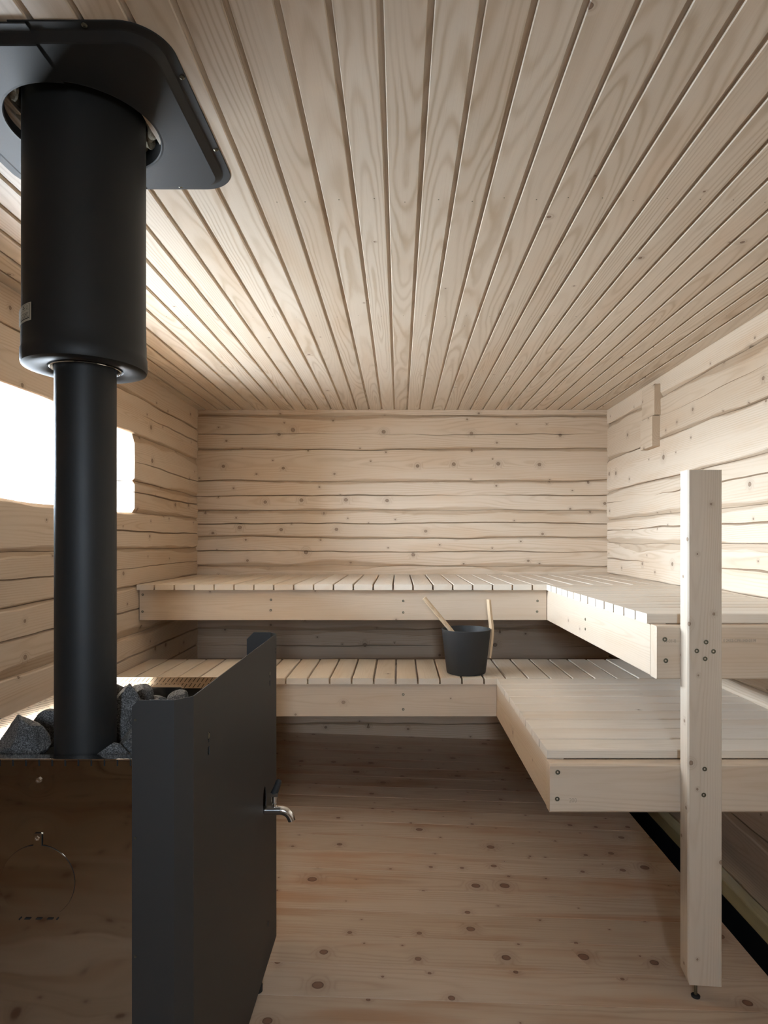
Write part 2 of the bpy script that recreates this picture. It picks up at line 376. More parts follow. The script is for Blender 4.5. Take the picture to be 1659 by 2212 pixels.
# ------------------------------------------------------------------ windows
def frame_window(name, fixed, a0, a1, z0, z1, axis, out, sign):
    fr = MB(); w = .05
    def bx(mb, s0, s1, zz0, zz1, d0, d1):
        if axis == 1: mb.box(min(d0, d1), max(d0, d1), s0, s1, zz0, zz1)
        else: mb.box(s0, s1, min(d0, d1), max(d0, d1), zz0, zz1)
    d0, d1 = fixed, fixed + sign * .06
    bx(fr, a0 - w, a1 + w, z0 - w, z0, d0, d1); bx(fr, a0 - w, a1 + w, z1, z1 + w, d0, d1)
    bx(fr, a0 - w, a0, z0, z1, d0, d1); bx(fr, a1, a1 + w, z0, z1, d0, d1)
    f = struct(fr.build(name, M['frame']))
    g = MB(); m = fixed + sign * .03
    bx(g, a0 - .01, a1 + .01, z0 - .01, z1 + .01, m - .002, m + .002)
    g.build('pane', M['glass'], f); return f
frame_window('window_1', XL - .165, WY0 - .02, WY1 + .02, Z(-42), Z(-186), 1, XL, -1)
DZ1 = Z(-176); DZ0 = Z(3)
frame_window('window_2', YF - .165, DX0, DX1, DZ0, DZ1, 0, YF, -1)
def portal(loc, rot, sx, sy):
    l = bpy.data.lights.new('sky_portal', 'AREA'); l.shape = 'RECTANGLE'; l.size = sx; l.size_y = sy; l.cycles.is_portal = True
    o = bpy.data.objects.new('sky_portal', l); C.objects.link(o); o.location = loc; o.rotation_euler = rot
portal((XL - .162, (WY0 + WY1) / 2, (Z(-42) + Z(-186)) / 2), (0, math.radians(-90), 0), .5, WY1 - WY0 + .04)
portal(((DX0 + DX1) / 2, YF - .162, (DZ0 + DZ1) / 2), (math.radians(90), 0, 0), DX1 - DX0, DZ1 - DZ0)

# ------------------------------------------------------------------ screws
def screw(parent, px, py, r=None, plane=None, axis=1, rad=.0048, sgn=-1, name='screw'):
    """screw head on a surface: axis 1 = faces camera at depth plane, axis 0 = on a plane x = const"""
    if axis == 1: rr = D / plane; c = Vector(((px - VX) / rr / U, plane, Z((py - VY) / rr)))
    else: rr = (px - VX) / (plane * U); c = Vector((plane, D / rr, Z((py - VY) / rr)))
    mb = MB(); n = 14
    prof = [(rad * 1.25, .0003), (rad * 1.25, -.0008), (rad * .95, -.0010), (rad * .85, -.0002), (rad * .45, .0002), (rad * .35, .0018), (0.0001, .0018)]
    rows = []
    for q, d in prof:
        row = []
        for k in range(n):
            a = k * 2 * math.pi / n
            if axis == 1: row.append(c + Vector((q * math.cos(a), -sgn * d if sgn < 0 else d, q * math.sin(a))) - Vector((0, .0006, 0)))
            else: row.append(c + Vector((d * 1 - .0006, q * math.cos(a), q * math.sin(a))))
        rows.append(row)
    mb.grid(rows, None, 0, False, close_v=True)
    return mb.build(name, M['screw'], parent)

# ------------------------------------------------------------------ upper bench
HT, HB, HU = 71.6, 81.0, 131.9
ub = thing('sauna_bench', 'upper L-shaped pale wood bench running along back and right walls', 'bench', (0, 3.7, Z(HU)))
S = .100
def slat(parent, x0, x1, y0, y1, z0, z1, axis):
    mb = MB(); a = axis; b = 1 - a; cc = (y0 + y1) / 2 if b == 1 else (x0 + x1) / 2
    g = wgrain(a, b, 2, z1, cc, R(.004, .06))
    mb.box(x0, x1, y0, y1, z0, z1, g, R(0, 1), .0028, axis)
    return mb.build('slat', M['slat'], parent)
YU = 3.215
x = X(-437.6)
for k in range(27):
    a, b = x + k * S + .004, x + (k + 1) * S - .004
    a = max(a, XL + .004); b = min(b, XR - .004)
    slat(ub, a, b, YU + R(-.0015, .0015), YB - .012, Z(HB) + R(0, .001), Z(HT) + R(-.001, .001), 1)
YJ = 1.865
n = 13; pitch = (YU - .004 - 1.905) / n
for k in range(n):
    y1 = YU - .004 - k * pitch
    slat(ub, X(243.5) + R(-.001, .001), XR - .004, y1 - pitch + .0075, y1 - .002, Z(HB), Z(HT) + R(-.0008, .0008), 0)
YBF = 3.245
mb = MB(); mb.box(X(-433), X(246), YBF, YBF + .048, Z(HU), Z(HB), wgrain(0, 2, 1, YBF, Z(105)), 0, .002, 0)
bm1 = mb.build('front_beam', M['beam'], ub)
for p in ((308.5, 1284.5), (308, 1321), (585.5, 1295.5), (585, 1318), (871, 1298), (871, 1323), (1161, 1298), (1160, 1321)): screw(bm1, *p, plane=YBF)
mb = MB(); mb.box(X(247), X(247) + .048, YJ + .049, YB - .05, Z(HU), Z(HB), wgrain(1, 2, 0, X(247), Z(105)), 0, .002, 1)
bm2 = mb.build('side_beam', M['beam'], ub)
for p in ((1264.6, 1337.8), (1264.6, 1358.8)): screw(bm2, *p, plane=X(247), axis=0)
mb = MB(); mb.box(X(247.2), XR + .02, YJ, YJ + .048, Z(132.4), Z(HB) - .0015, wgrain(0, 2, 1, YJ, Z(105)), 0, .004, 0)
bm3 = mb.build('end_beam', M['beam'], ub)
for p in ((1436, 1381), (1438, 1427)): screw(bm3, *p, plane=YJ, rad=.0055)
def front_text(parent, txt, px, py, plane, size, squash=1.):
    rr = D / plane; c = Vector(((px - VX) / rr / U, plane - .0004, Z((py - VY) / rr)))
    return fit_text(txt, size, M['ink'], 'stamped_text', parent, Matrix.Translation(c) @ Matrix.Rotation(math.radians(90), 4, 'X'), squash)
front_text(bm3, '0 2412-CPR-340-01 M', 1562, 1387, YJ, .0135, .78)
front_text(bm3, 'N-01-0', 1434, 1388, YJ, .0135, .9)
for (xa, xb) in ((X(-433), X(-433) + .045),):
    mb = MB(); mb.box(xa, xb, YBF + .05, YB - .01, Z(HU) + .004, Z(HB), wgrain(1, 2, 0, xa, Z(105)), 0, .002, 1); mb.build('joist', M['beam'], ub)
for xx in (-.47, .2):
    mb = MB(); mb.box(xx, xx + .045, YBF + .05, YB - .01, Z(HU) + .004, Z(HB), wgrain(1, 2, 0, xx, Z(105)), 0, .002, 1); mb.build('joist', M['beam'], ub)

# ------------------------------------------------------------------ lower bench
LT, LB, LU = 204.6, 213.6, 263.0
lb = thing('sauna_bench', 'lower L-shaped pale wood bench step below the upper bench, bucket on it', 'bench', (0, 3.1, Z(LU)))
YL0, YL1 = 2.90, 3.37
x = X(28 - 32.9 * 14)
for k in range(28):
    a, b = x + k * S + .004, x + (k + 1) * S - .004
    a = max(a, XL + .004); b = min(b, XR - .004)
    if b - a < .02: continue
    slat(lb, a, b, YL0 + R(-.002, .002), YL1, Z(LB) + R(0, .001), Z(LT) + R(-.001, .001), 1)
YS0 = 1.902
edges = [YL0 - .004, 2.783] + [2.783 - (2.783 - YS0) * i / 8 for i in range(1, 9)]
for k in range(9):
    slat(lb, X(145.3) + R(-.001, .001), XR - .004, edges[k + 1] + .007, edges[k] - .001, Z(LB), Z(LT) + R(-.0008, .0008), 0)
YLF = 2.915
mb = MB(); mb.box(X(-433), X(146), YLF, YLF + .048, Z(LU), Z(LB), wgrain(0, 2, 1, YLF, Z(238)), 0, .002, 0)
b1 = mb.build('front_beam', M['beam'], lb)
for p in ((871, 1500), (871, 1532)): screw(b1, *p, plane=YLF)
mb = MB(); mb.box(X(146.3), X(146.3) + .048, YJ + .049, YL1, Z(LU), Z(LB), wgrain(1, 2, 0, X(146), Z(238)), 0, .002, 1)
mb.build('side_beam', M['beam'], lb)
mb = MB(); mb.box(X(144.6), XR + .02, YJ, YJ + .048, Z(260.7), Z(LB) - .001, wgrain(0, 2, 1, YJ, Z(238)), 0, .006, 0)
b3 = mb.build('end_beam', M['beam'], lb)
for p in ((1204.6, 1668), (1203.6, 1725.6)): screw(b3, *p, plane=YJ, rad=.0055)
front_text(b3, '200', 1229, 1733, YJ, .018, .85)
mb = MB(); mb.box(X(-433), X(146), YL1 - .05, YL1 - .002, Z(LU), Z(LB), wgrain(0, 2, 1, YL1, Z(238)), 0, .002, 0); mb.build('rear_beam', M['beam'], lb)

# ------------------------------------------------------------------ post
YP = YJ - .05; rp = D / YP
px0, px1 = (1489 - VX) / rp / U - .004, (1559.5 - VX) / rp / U
pt = thing('wooden_post', 'square wooden post on a small black screw foot in front of the benches', 'post', ((px0 + px1) / 2, YP + .025, FZ(px0)))
ztop = Z((1015 - VY) / rp); zbot = Z((2132 - VY) / rp)
g = wgrain(2, 0, 1, YP, (px0 + px1) / 2, .035)
mb = MB(); c = .004
prof = [(px0 + c, YP), (px1 - .002, YP), (px1, YP + .002), (px1, YJ - .001), (px0, YJ - .001), (px0, YP + c)]
mb.grid([[(a, b, zbot + (.028 if a < px0 + .003 else (.0 if a > px0 + .02 else .006))) for a, b in prof], [(a, b, ztop) for a, b in prof]], g, .3, False, close_v=True)
mb.poly([(a, b, zbot + (.028 if a < px0 + .003 else (.0 if a > px0 + .02 else .006))) for a, b in prof][::-1], g, .3); mb.poly([(a, b, ztop) for a, b in prof], g, .3)
body = mb.build('shaft', M['post'], pt)
for p in ((1525, 1387), (1505, 1406), (1541, 1407), (1523, 1423), (1522, 1661), (1520, 1717)): screw(body, *p, plane=YP, rad=.0052)
fx = (1511 - VX) / rp / U; fy = YP + .024
mb = MB(); mb.lathe([(.0001, zbot + .02), (.0045, zbot + .02), (.0045, FZ(fx) + .006), (.0001, FZ(fx) + .006)], fx, fy, 16); mb.build('foot_bolt', M['screw'], pt)
mb = MB(); mb.lathe([(.0001, FZ(fx) + .001), (.012, FZ(fx) + .001), (.0125, FZ(fx) + .005), (.009, FZ(fx) + .007), (.0045, FZ(fx) + .0075), (.0001, FZ(fx) + .0075)], fx, fy, 24); mb.build('foot_pad', M['rubber'], pt)

# ------------------------------------------------------------------ wall blocks on the right wall
for (h0, h1, pr, lab) in ((-271, -218, .032, 'short upright wooden block on the right wall, upper one just under the ceiling'),
                          (-216.6, -164, .040, 'short upright wooden block on the right wall, lower one of the two stacked')):
    mb = MB(); mb.box(XR - pr, XR + .03, 3.345 + (pr - .03) * 1., 3.52, Z(h1), Z(h0), wgrain(1, 2, 0, XR, Z((h0 + h1) / 2)), 1.2, .0015, 1)
    tag(mb.build('wall_block', M['log'], loc=(XR, 3.43, Z(h1))), lab, 'wooden block', 'blocks on the right wall')

# ------------------------------------------------------------------ bucket and ladle
bc = Vector((.317, 3.024, Z(LT)))
bk = thing('sauna_bucket', 'matte black tapered water bucket with wooden handle on the lower bench', 'bucket', bc)
r0, r1, hh = .093, .1155, .2085
mb = MB(); z0 = bc.z
mb.lathe([(.0001, z0 + .001), (r0 - .008, z0 + .001), (r0 - .002, z0 + .004), (r0, z0 + .012), (r1, z0 + hh - .002), (r1 - .001, z0 + hh), (r1 - .004, z0 + hh), (r1 - .005, z0 + hh - .003), (r0 - .005, z0 + .02), (r0 - .012, z0 + .012), (.0001, z0 + .012)], bc.x, bc.y, 72)
mb.build('tub', M['bucket'], bk)
mb = MB(); rr = 1.372; pth = []
for (px, py) in ((1056, 1295), (1058, 1320), (1061.0, 1345), (1062.3, 1362), (1061, 1385), (1058.5, 1405), (1056.5, 1421)):
    pth.append(((px - VX) / rr / U, D / rr, Z((py - VY) / rr)))
rows = []
for i, p in enumerate(pth):
    w = .0095 + .0015 * math.sin(i / 6 * math.pi); d = .012; x, y, z = p
    rows.append([(x - w, y - d * .2, z), (x - w * .1, y - d, z), (x + w * .9, y - d * .7, z), (x + w, y + d, z), (x - w, y + d, z)])
gh = wgrain(2, 0, 1, 0, pth[0][0], .01); mb.grid(rows, gh, .2, False, close_v=True); mb.poly(rows[0], gh, .2); mb.poly(rows[-1][::-1], gh, .2)
mb.build('bucket_handle', M['handle'], bk)
A = Vector((.1175, 3.0, 1.044)); B = Vector((.243, 3.012, .892)); dv = (B - A).normalized(); E = A + dv * .345
ld = thing('sauna_ladle', 'light wooden ladle handle leaning out of the black bucket', 'ladle', E)
mb = MB(); rows = []; u = Vector((dv.z, 0, -dv.x)); w = Vector((0, 1, 0))
for t, s in ((0, 1.), (.1, 1.02), (.2, 1.), (.33, .8)):
    p = A + dv * t; a, b = .0105 * s, .0085 * s
    rows.append([p + u * a * math.cos(q) * 1. + w * b * math.sin(q) for q in [i * math.pi / 6 + .26 for i in range(12)]])
gl = (lambda ox: (lambda p: ((p - A).dot(dv) + ox, (p - A).dot(u), p.y - A.y + .01)))(R(0, 30))
mb.grid(rows, gl, .1, False, close_v=True); mb.poly(rows[0], gl, .6); mb.poly(rows[-1][::-1], gl, .1)
mb.build('handle', M['handle'], ld)
mb = MB(); mb.lathe([(.0001, E.z - .022), (.022, E.z - .018), (.032, E.z), (.034, E.z + .014), (.032, E.z + .014), (.030, E.z + .001), (.02, E.z - .014), (.0001, E.z - .018)], E.x - .008, E.y, 32); mb.build('bowl', M['bucket'], ld)

# ------------------------------------------------------------------ chimney
PX, PY = -.647, 1.322
ch = thing('chimney_pipe', 'black round chimney rising from the stove to the ceiling plate', 'chimney', (PX, PY, .86))
zb = Z(-115.5); ro = .1165
mb = MB()
mb.lathe([(.066, zb + .012), (.072, zb + .004), (.084, zb + .0015), (.108, zb), (ro + .0005, zb + .003), (ro + .0022, zb + .008), (ro + .0022, zb + .030), (ro + .0004, zb + .033), (ro + .0004, zb + .060), (ro, zb + .0615), (ro - .0004, zb + .095), (ro - .0008, zb + .0965), (ro - .0008, CZ + .12), (.06, CZ + .12)], PX, PY, 128)
op = mb.build('insulated_pipe', M['black'], ch)
mb = MB(); mb.lathe([(.0585, .84), (.0585, zb + .15), (.056, zb + .15)], PX, PY, 96); mb.build('smoke_pipe', M['black'], ch)
mb = MB(); mb.lathe([(.062, zb + .03), (.064, zb + .008), (.0665, zb + .0015), (.068, zb + .0025), (.0665, zb + .012), (.066, zb + .03)], PX, PY, 96); mb.build('inner_ring', M['chrome'], ch, label='shiny steel ring where the pipes meet')
# sticker curled around the left side of the wide pipe
def stk(th, z, off): return (PX + (ro + off) * math.cos(th), PY + (ro + off) * math.sin(th), z)
view = math.atan2(-PY, -PX)
mb = MB(); t0, t1 = math.radians(-117), math.radians(-162)
z0s, z1s = Z(-138.7), Z(-150)
rows = [[stk(t0 + (t1 - t0) * i / 14, z, .0008 + (.004 * max(0, (i - 9) / 5)) ) for i in range(15)] for z in (z0s, z1s)]
mb.grid(rows, None, 0, True)
st = mb.build('sticker', M['paper'], op, recalc=False, label='beige printed sticker with small black text')
mb = MB()
def strip(ta, tb, zz, h):
    mb.grid([[stk(math.radians(ta) + math.radians(tb - ta) * i / 6, z, .0012) for i in range(7)] for z in (zz, zz + h)], None, 0, True)
hs = z1s - z0s
for (fa, fb, fz, fh) in ((-120, -140, .12, .05), (-120, -140, .22, .02), (-122, -136, .29, .02), (-121, -139, .45, .02), (-122, -131, .37, .025), (-120, -140, .62, .012), (-128, -133, .72, .04), (-129, -132, .83, .04), (-119, -141, .93, .01), (-119, -119.6, .08, .85), (-143, -146, .3, .12)):
    strip(fa, fb, z0s + hs * fz, hs * fh)
for k in range(12):
    a0 = k * math.pi / 6; q = lambda a, r: stk(math.radians(-123.5) + r * math.cos(a) / ro, z0s + hs * .76 + r * math.sin(a), .0012)
    mb.poly([q(a0, .0035), q(a0 + math.pi / 6, .0035), q(a0 + math.pi / 6, .0028), q(a0, .0028)])
mb.build('sticker_print', M['void'], st, recalc=False)

# ------------------------------------------------------------------ ceiling plate
cp = thing('ceiling_plate', 'black metal plate with rounded corners on the ceiling around the chimney', 'ceiling plate', (PX, PY, CZ))
ax0, ax1, ay0, ay1 = X(-296), X(-129.5), 1.055, 1.562
def rrect(x0, x1, y0, y1, r, n=24):
    pts = []; cs = ((x1 - r, y0 + r, -90), (x1 - r, y1 - r, 0), (x0 + r, y1 - r, 90), (x0 + r, y0 + r, 180))
    for q, (cx, cy, a) in enumerate(cs):
        for i in range(n + 1):
            t = math.radians(a + 90 * i / n); pts.append((cx + r * math.cos(t), cy + r * math.sin(t)))
        cx2, cy2, a2 = cs[(q + 1) % 4]; t = math.radians(a2); e = (cx2 + r * math.cos(t), cy2 + r * math.sin(t)); b = pts[-1]
        for i in range(1, 20): pts.append((b[0] + (e[0] - b[0]) * i / 20, b[1] + (e[1] - b[1]) * i / 20))
    return pts
def plate(mb, x0, x1, side, dz):
    """half a stepped plate: outer flange, bevel, lower panel, hole for the pipe"""
    levels = ((0, .000), (0, .0015), (.0012, .0022), (.016, .0022), (.019, .003), (.031, .0125), (.034, .014))
    loops = []
    for ins, h in levels:
        pts = rrect(ax0 + ins, ax1 - ins, ay0 + ins, ay1 - ins, .078 - ins * .9)
        loops.append([(p[0], p[1], CZ - h - dz) for p in pts])
    n = len(loops[0])
    # hole loop matched by angle to the outer loops
    def hole(r, h):
        out = []
        for p in loops[-1]:
            a = math.atan2(p[1] - PY, p[0] - PX); out.append((PX + r * math.cos(a), PY + r * math.sin(a), CZ - h - dz))
        return out
    loops += [hole(.151, .014), hole(.1475, .0145), hole(.1455, .0125), hole(.145, .008), hole(.145, -.06)]
    mb.grid(loops, None, 0, False, close_v=True)
full = MB(); plate(full, ax0, ax1, 0, 0); rp_ = full.build('cover_plate', M['flange'], cp)
seam = X(-203)
lft = MB(); plate(lft, ax0, ax1, 0, .0035); lp = lft.build('cover_plate', M['flange'], cp, label='overlapping left half of the cover plate')
def bisect(o, x, keep_left, y=None):
    bm = bmesh.new(); bm.from_mesh(o.data); co = Vector((x, 0, 0)) - ORG[o]
    bmesh.ops.bisect_plane(bm, geom=bm.verts[:] + bm.edges[:] + bm.faces[:], plane_co=co, plane_no=(1, 0, 0), clear_outer=keep_left, clear_inner=not keep_left)
    bm.to_mesh(o.data); bm.free()
bisect(lp, seam, True); bisect(rp_, seam - .03, False)
def dome(parent, x, y, zz, r=.0052, mat='chrome', name='screw'):
    mb = MB(); mb.lathe([(r, zz + .001), (r * .95, zz - .0012), (r * .6, zz - .0026), (r * .3, zz - .0028), (r * .25, zz - .0014), (.0001, zz - .0014)], x, y, 16); mb.build(name, M[mat], parent)
def ceilpt(px, py, h=-281.5):
    r = (py - VY) / h; return (px - VX) / r / U, D / r
for p in ((175, 45), (399, 170), (472, 326), (390, 405), (12, 338)):
    x, y = ceilpt(*p); x = min(max(x, ax0 + .008), ax1 - .008); y = min(max(y, ay0 + .008), ay1 - .008)
    dome(rp_ if x > seam else lp, x, y, CZ - .0022, mat='screw')
mb = MB(); rows = []
for i in range(97):
    a = i * 2 * math.pi / 96; row = []
    for j in range(10):
        b = j * 2 * math.pi / 10; w = .010 + .006 * mn.noise(Vector((math.cos(a) * 4, math.sin(a) * 4, j * .3))) ; q = .130 + w * math.cos(b) + .006 * mn.noise(Vector((math.cos(a) * 9, math.sin(a) * 9, 3)))
        row.append((PX + q * math.cos(a), PY + q * math.sin(a), CZ + .022 + w * 1.3 * math.sin(b) + .012 * mn.noise(Vector((math.cos(a) * 6, math.sin(a) * 6, 9)))))
    rows.append(row)
mb.grid(rows, None, 0, True, close_v=True); mb.build('insulation', M['wool'], cp, label='beige mineral wool showing around the pipe')
mb = MB(); mb.lathe([(.147, CZ + .03), (.147, CZ + .13), (.0001, CZ + .13)], PX, PY, 64); mb.build('casing', M['void'], cp)

# ------------------------------------------------------------------ stove
sx0, sx1, sy0, sy1, sh = X(-300), X(-133), 1.195, 1.914, Z(134)
sv = thing('sauna_stove', 'wood burning sauna stove with mirror steel body and black side shield', 'stove', ((sx0 + sx1) / 2, (sy0 + sy1) / 2, FZ(-.66)))
# mirror shell: front, sides, rear as gently dished sheets
mb = MB(); zlo = .15
fxs = [(81 - VX) / (D / sy0) / U]; bolts = [((84 - VX) / 3.515 / U, Z((1685 - VY) / 3.515)), ((81 - VX) / 3.515 / U, Z((1810 - VY) / 3.515))]
def dish(x, z):
    f = .0032 * mn.noise(Vector((x * 3.2, z * 4.5, 2.2))) + .0008 * mn.noise(Vector((x * 9, z * 11, 5)))
    for bx_, bz_ in bolts:
        q = ((x - bx_) ** 2 + (z - bz_) ** 2) / .022 ** 2; f += .0012 * math.exp(-q)
    e = min(x - sx0, sx1 - x, sh - z) / .03
    return f * max(0., min(1., e))
rows = []
for i in range(61):
    z = zlo + (sh - .003 - zlo) * i / 60; rows.append([(sx0 + (sx1 - sx0) * j / 40, sy0 + dish(sx0 + (sx1 - sx0) * j / 40, z), z) for j in range(41)])
mb.grid(rows, None, 0, True)
mb.grid([[(sx1, sy0, z), (sx1, sy1, z), (sx0, sy1, z), (sx0, sy0, z)] for z in (zlo, sh - .003)], None, 0, False)
mb.box(sx0 + .004, sx1 - .004, sy0 + .006, sy1 - .004, zlo - .002, zlo + .004)
sb = mb.build('body', M['steel'], sv, recalc=False, label='mirror polished steel casing')
# collar: sloped slotted rim round the stone basket
w = .074; dh = w * .215
mb = MB()
co = [(sx0, sy0), (sx1, sy0), (sx1, sy1), (sx0, sy1)]; ci = [(sx0 + w, sy0 + w), (sx1 - w, sy0 + w), (sx1 - w, sy1 - w), (sx0 + w, sy1 - w)]
for i in range(4):
    j = (i + 1) % 4; a, b, c2, d2 = co[i], co[j], ci[j], ci[i]; ax = 0 if i % 2 == 0 else 1
    def g(p, i=i, ax=ax):
        t = {0: p.y - sy0, 1: sx1 - p.x, 2: sy1 - p.y, 3: p.x - sx0}[i]; return (p[ax] + 5.0, t, 0)
    n = 40; rows = []
    for k in range(n + 1):
        t = k / n; o_ = (a[0] + (b[0] - a[0]) * t, a[1] + (b[1] - a[1]) * t); i_ = (d2[0] + (c2[0] - d2[0]) * t, d2[1] + (c2[1] - d2[1]) * t)
        rows.append([(o_[0], o_[1], sh), (i_[0], i_[1], sh - dh)])
    mb.grid(rows, g, 0, False)
    mb.poly([(d2[0], d2[1], sh - dh), (c2[0], c2[1], sh - dh), (c2[0], c2[1], sh - dh - .05), (d2[0], d2[1], sh - dh - .05)], lambda p: (.1, .08, 0))
mb.build('top_collar', M['collar'], sv, recalc=False, label='slotted stainless rim sloping in to the stones')
mb = MB()
mb.box(sx0 + .0005, sx1 - .0005, sy0 - .0006, sy0 + .001, sh - .0022, sh + .0006)
mb.build('rim_edge', M['chrome'], sv)
n = 0
x = (0 - VX) / 3.515 / U; slot0 = None
while x < sx1 - .01:
    if x > sx0 + .005:
        if slot0 is None:
            m2 = MB(); m2.box(-.0013, .0013, -.0008, .0008, -.0125, -.0005); m2.v = [v + ORG[sv] for v in m2.v]; slot0 = m2.build('rim_slot', M['void'], sb); o = slot0
        else: o = slot0.copy(); C.objects.link(o)
        o.location = Vector((x, sy0, sh)) - ORG[sv]
    x += .0244
mb = MB(); mb.box(sx0 + w - .002, sx1 - w + .002, sy0 + w - .002, sy1 - w + .002, sh - .10, sh - .09)
for (a, b, c2, d2) in ((sx0 + w - .003, sx0 + w - .001, sy0 + w, sy1 - w), (sx1 - w + .001, sx1 - w + .003, sy0 + w, sy1 - w), (sx0 + w, sx1 - w, sy0 + w - .003, sy0 + w - .001), (sx0 + w, sx1 - w, sy1 - w + .001, sy1 - w + .003)):
    mb.box(a, b, c2, d2, sh - .10, sh - dh - .049)
mb.build('stone_basket', M['void'], sv)
# bent guide plate at the back of the basket
r_ = D / (sy1 - w - .004); gx = [(p - VX) / r_ / U for p in (325, 394)]
mb = MB(); yb_ = sy1 - w; mb.box(gx[0], gx[1], yb_ - .012, yb_ - .003, sh - .10, sh - dh + .006, ch=.001)
mb.poly([(gx[0], yb_ - .012, sh - dh + .006), (gx[1], yb_ - .012, sh - dh + .006), (gx[1] - .008, yb_ + .012, sh - dh + .008), (gx[0] + .008, yb_ + .012, sh - dh + .008)])
mb.build('guide_plate', M['chrome'], sv)
# round service cover with tab
cxp, czp, cr = (82 - VX) / 3.515 / U, Z((1905 - VY) / 3.515), .0690
out = []
for i in range(73):
    a = math.radians(-90 + 36 + (360 - 72) * i / 72)
    if abs((math.degrees(a) % 360) - 90) < 8: continue
    out.append((cxp + cr * math.cos(a), czp + cr * math.sin(a)))
tx = .0075; tz = czp + cr + .022
top = [(cxp + tx, czp + cr * .99), (cxp + tx, tz - .002), (cxp + tx - .002, tz), (cxp - tx + .002, tz), (cxp - tx, tz - .002), (cxp - tx, czp + cr * .99)]
R1 = [p for p in out if p[0] > cxp and p[1] > czp - cr * .9]; L1 = [p for p in out if p[0] <= cxp and p[1] > czp - cr * .9]
outline = [p for p in out if p[0] > cxp] + top + [p for p in out if p[0] <= cxp]
mb = MB()
def pp(p, y): return (p[0], y, p[1])
yo = sy0 - .0018
mb.poly([pp(p, yo) for p in outline], smooth=False)
mb.grid([[pp(p, yo) for p in outline], [pp((cxp + (p[0] - cxp) * 1.004, czp + (p[1] - czp) * 1.004), yo + .0028) for p in outline]], None, 0, False, close_v=True)
cov = mb.build('service_cover', M['steel'], sv, recalc=True, label='round mirror steel cover with a small tab')
mb = MB()
ring = [pp((cxp + (p[0] - cxp) * 1.0, czp + (p[1] - czp) * 1.0), sy0 - .0004) for p in outline]
mb.tube(ring, .0007, 6, caps=False, up=(0, 1, 0)); mb.build('cover_gap', M['void'], cov)
mb = MB(); zz = Z((1984 - VY) / 3.515)
for (pa, pb) in ((54, 66), (78.5, 90.5), (103, 115)):
    mb.box((pa - VX) / 3.515 / U, (pb - VX) / 3.515 / U, yo - .0006, sy0 + .001, zz - .0006, zz + .0008)
for pa in (43.5, 124.5):
    xx = (pa - VX) / 3.515 / U; mb.prism([(xx - .002, zz), (xx, zz - .002), (xx + .002, zz), (xx, zz + .002)], 1, yo - .0006, sy0 + .001)
mb.build('bend_slots', M['void'], cov)
for bx_, bz_ in bolts:
    mb = MB(); rows = []
    for q, d in ((.0052, .002), (.0052, -.002), (.0045, -.0032), (.0025, -.0036), (.002, -.0022), (.0001, -.0022)):
        rows.append([(bx_ + q * math.cos(k * math.pi / 3 + .3), sy0 + d, bz_ + q * math.sin(k * math.pi / 3 + .3)) for k in range(6)])
    mb.grid(rows, None, 0, False, close_v=True); mb.build('bolt', M['chrome'], sv)
for lx in (sx0 + .06, sx1 - .06):
    for ly in (sy0 + .06, sy1 - .06):
        mb = MB(); mb.box(lx - .02, lx + .02, ly - .02, ly + .02, FZ(lx + .02) + .001, zlo, ch=.002, axis=2); mb.build('leg', M['flange'], sv)
# heat shield
hzt, hzb = Z(95.8), Z(408.5)
pts = [(X(-160), 2.045), (X(-135), 2.045), (X(-127), 2.013), (X(-127), 1.202), (X(-135.6), 1.172), (X(-161), 1.172)]
inn = [(X(-160), 2.043), (X(-134.5) - .0015, 2.043), (X(-127) - .002, 2.0125), (X(-127) - .002, 1.2025), (X(-135.6) - .0005, 1.174), (X(-161), 1.174)]
mb = MB()
def col(p, q, i):
    c0 = .012 if i in (0, 5) else 0.
    return [(p[0], p[1], hzb), (p[0], p[1], hzt - (.022 if i == 0 else c0)), (q[0], q[1], hzt - (.022 if i == 0 else c0)), (q[0], q[1], hzb)]
P2 = [pts[0], (pts[0][0] + .022, pts[0][1])] + pts[1:5] + [(pts[5][0] + .012, pts[5][1]), pts[5]]
Q2 = [inn[0], (inn[0][0] + .022, inn[0][1])] + inn[1:5] + [(inn[5][0] + .012, inn[5][1]), inn[5]]
rows = []
for i, (p, q) in enumerate(zip(P2, Q2)):
    zt = hzt - (.022 if i == 0 else (.012 if i == len(P2) - 1 else 0)); rows.append([(p[0], p[1], hzb), (p[0], p[1], zt), (q[0], q[1], zt), (q[0], q[1], hzb)])
mb.grid(rows, None, 0, False, close_v=True); mb.poly(rows[0]); mb.poly(rows[-1][::-1])
hs_ = mb.build('heat_shield', M['shield'], sv, label='tall black sheet metal side shield with folded edges')
xs = X(-127)
def ell(cy, cz, ry, rz, n=20, sup=1.):
    mb = MB(); mb.prism([(cy + ry * math.copysign(abs(math.cos(a)) ** sup, math.cos(a)), cz + rz * math.copysign(abs(math.sin(a)) ** sup, math.sin(a))) for a in [k * 2 * math.pi / n for k in range(n)]], 0, xs - .01, xs + .01); return mb
def bxc(y0, y1, z0, z1):
    mb = MB(); mb.box(xs - .01, xs + .01, y0, y1, z0, z1); return mb
ty = 1.838; tz_ = Z(254.3)
cuts = [ell(ty, tz_ + .028, .024, .040)]
for ky in (1.298, 1.912): cuts += [ell(ky, Z(130), .008, .0085), bxc(ky - .0025, ky + .0025, Z(134.5), Z(130)), bxc(ky - .006, ky + .006, Z(142.5), Z(137))]
cuts += [ell(1.885, Z(370.7), .006, .009), ell(2.004, Z(111), .003, .0025), ell(2.004, Z(114.5), .003, .0025)]
cut(hs_, cuts)
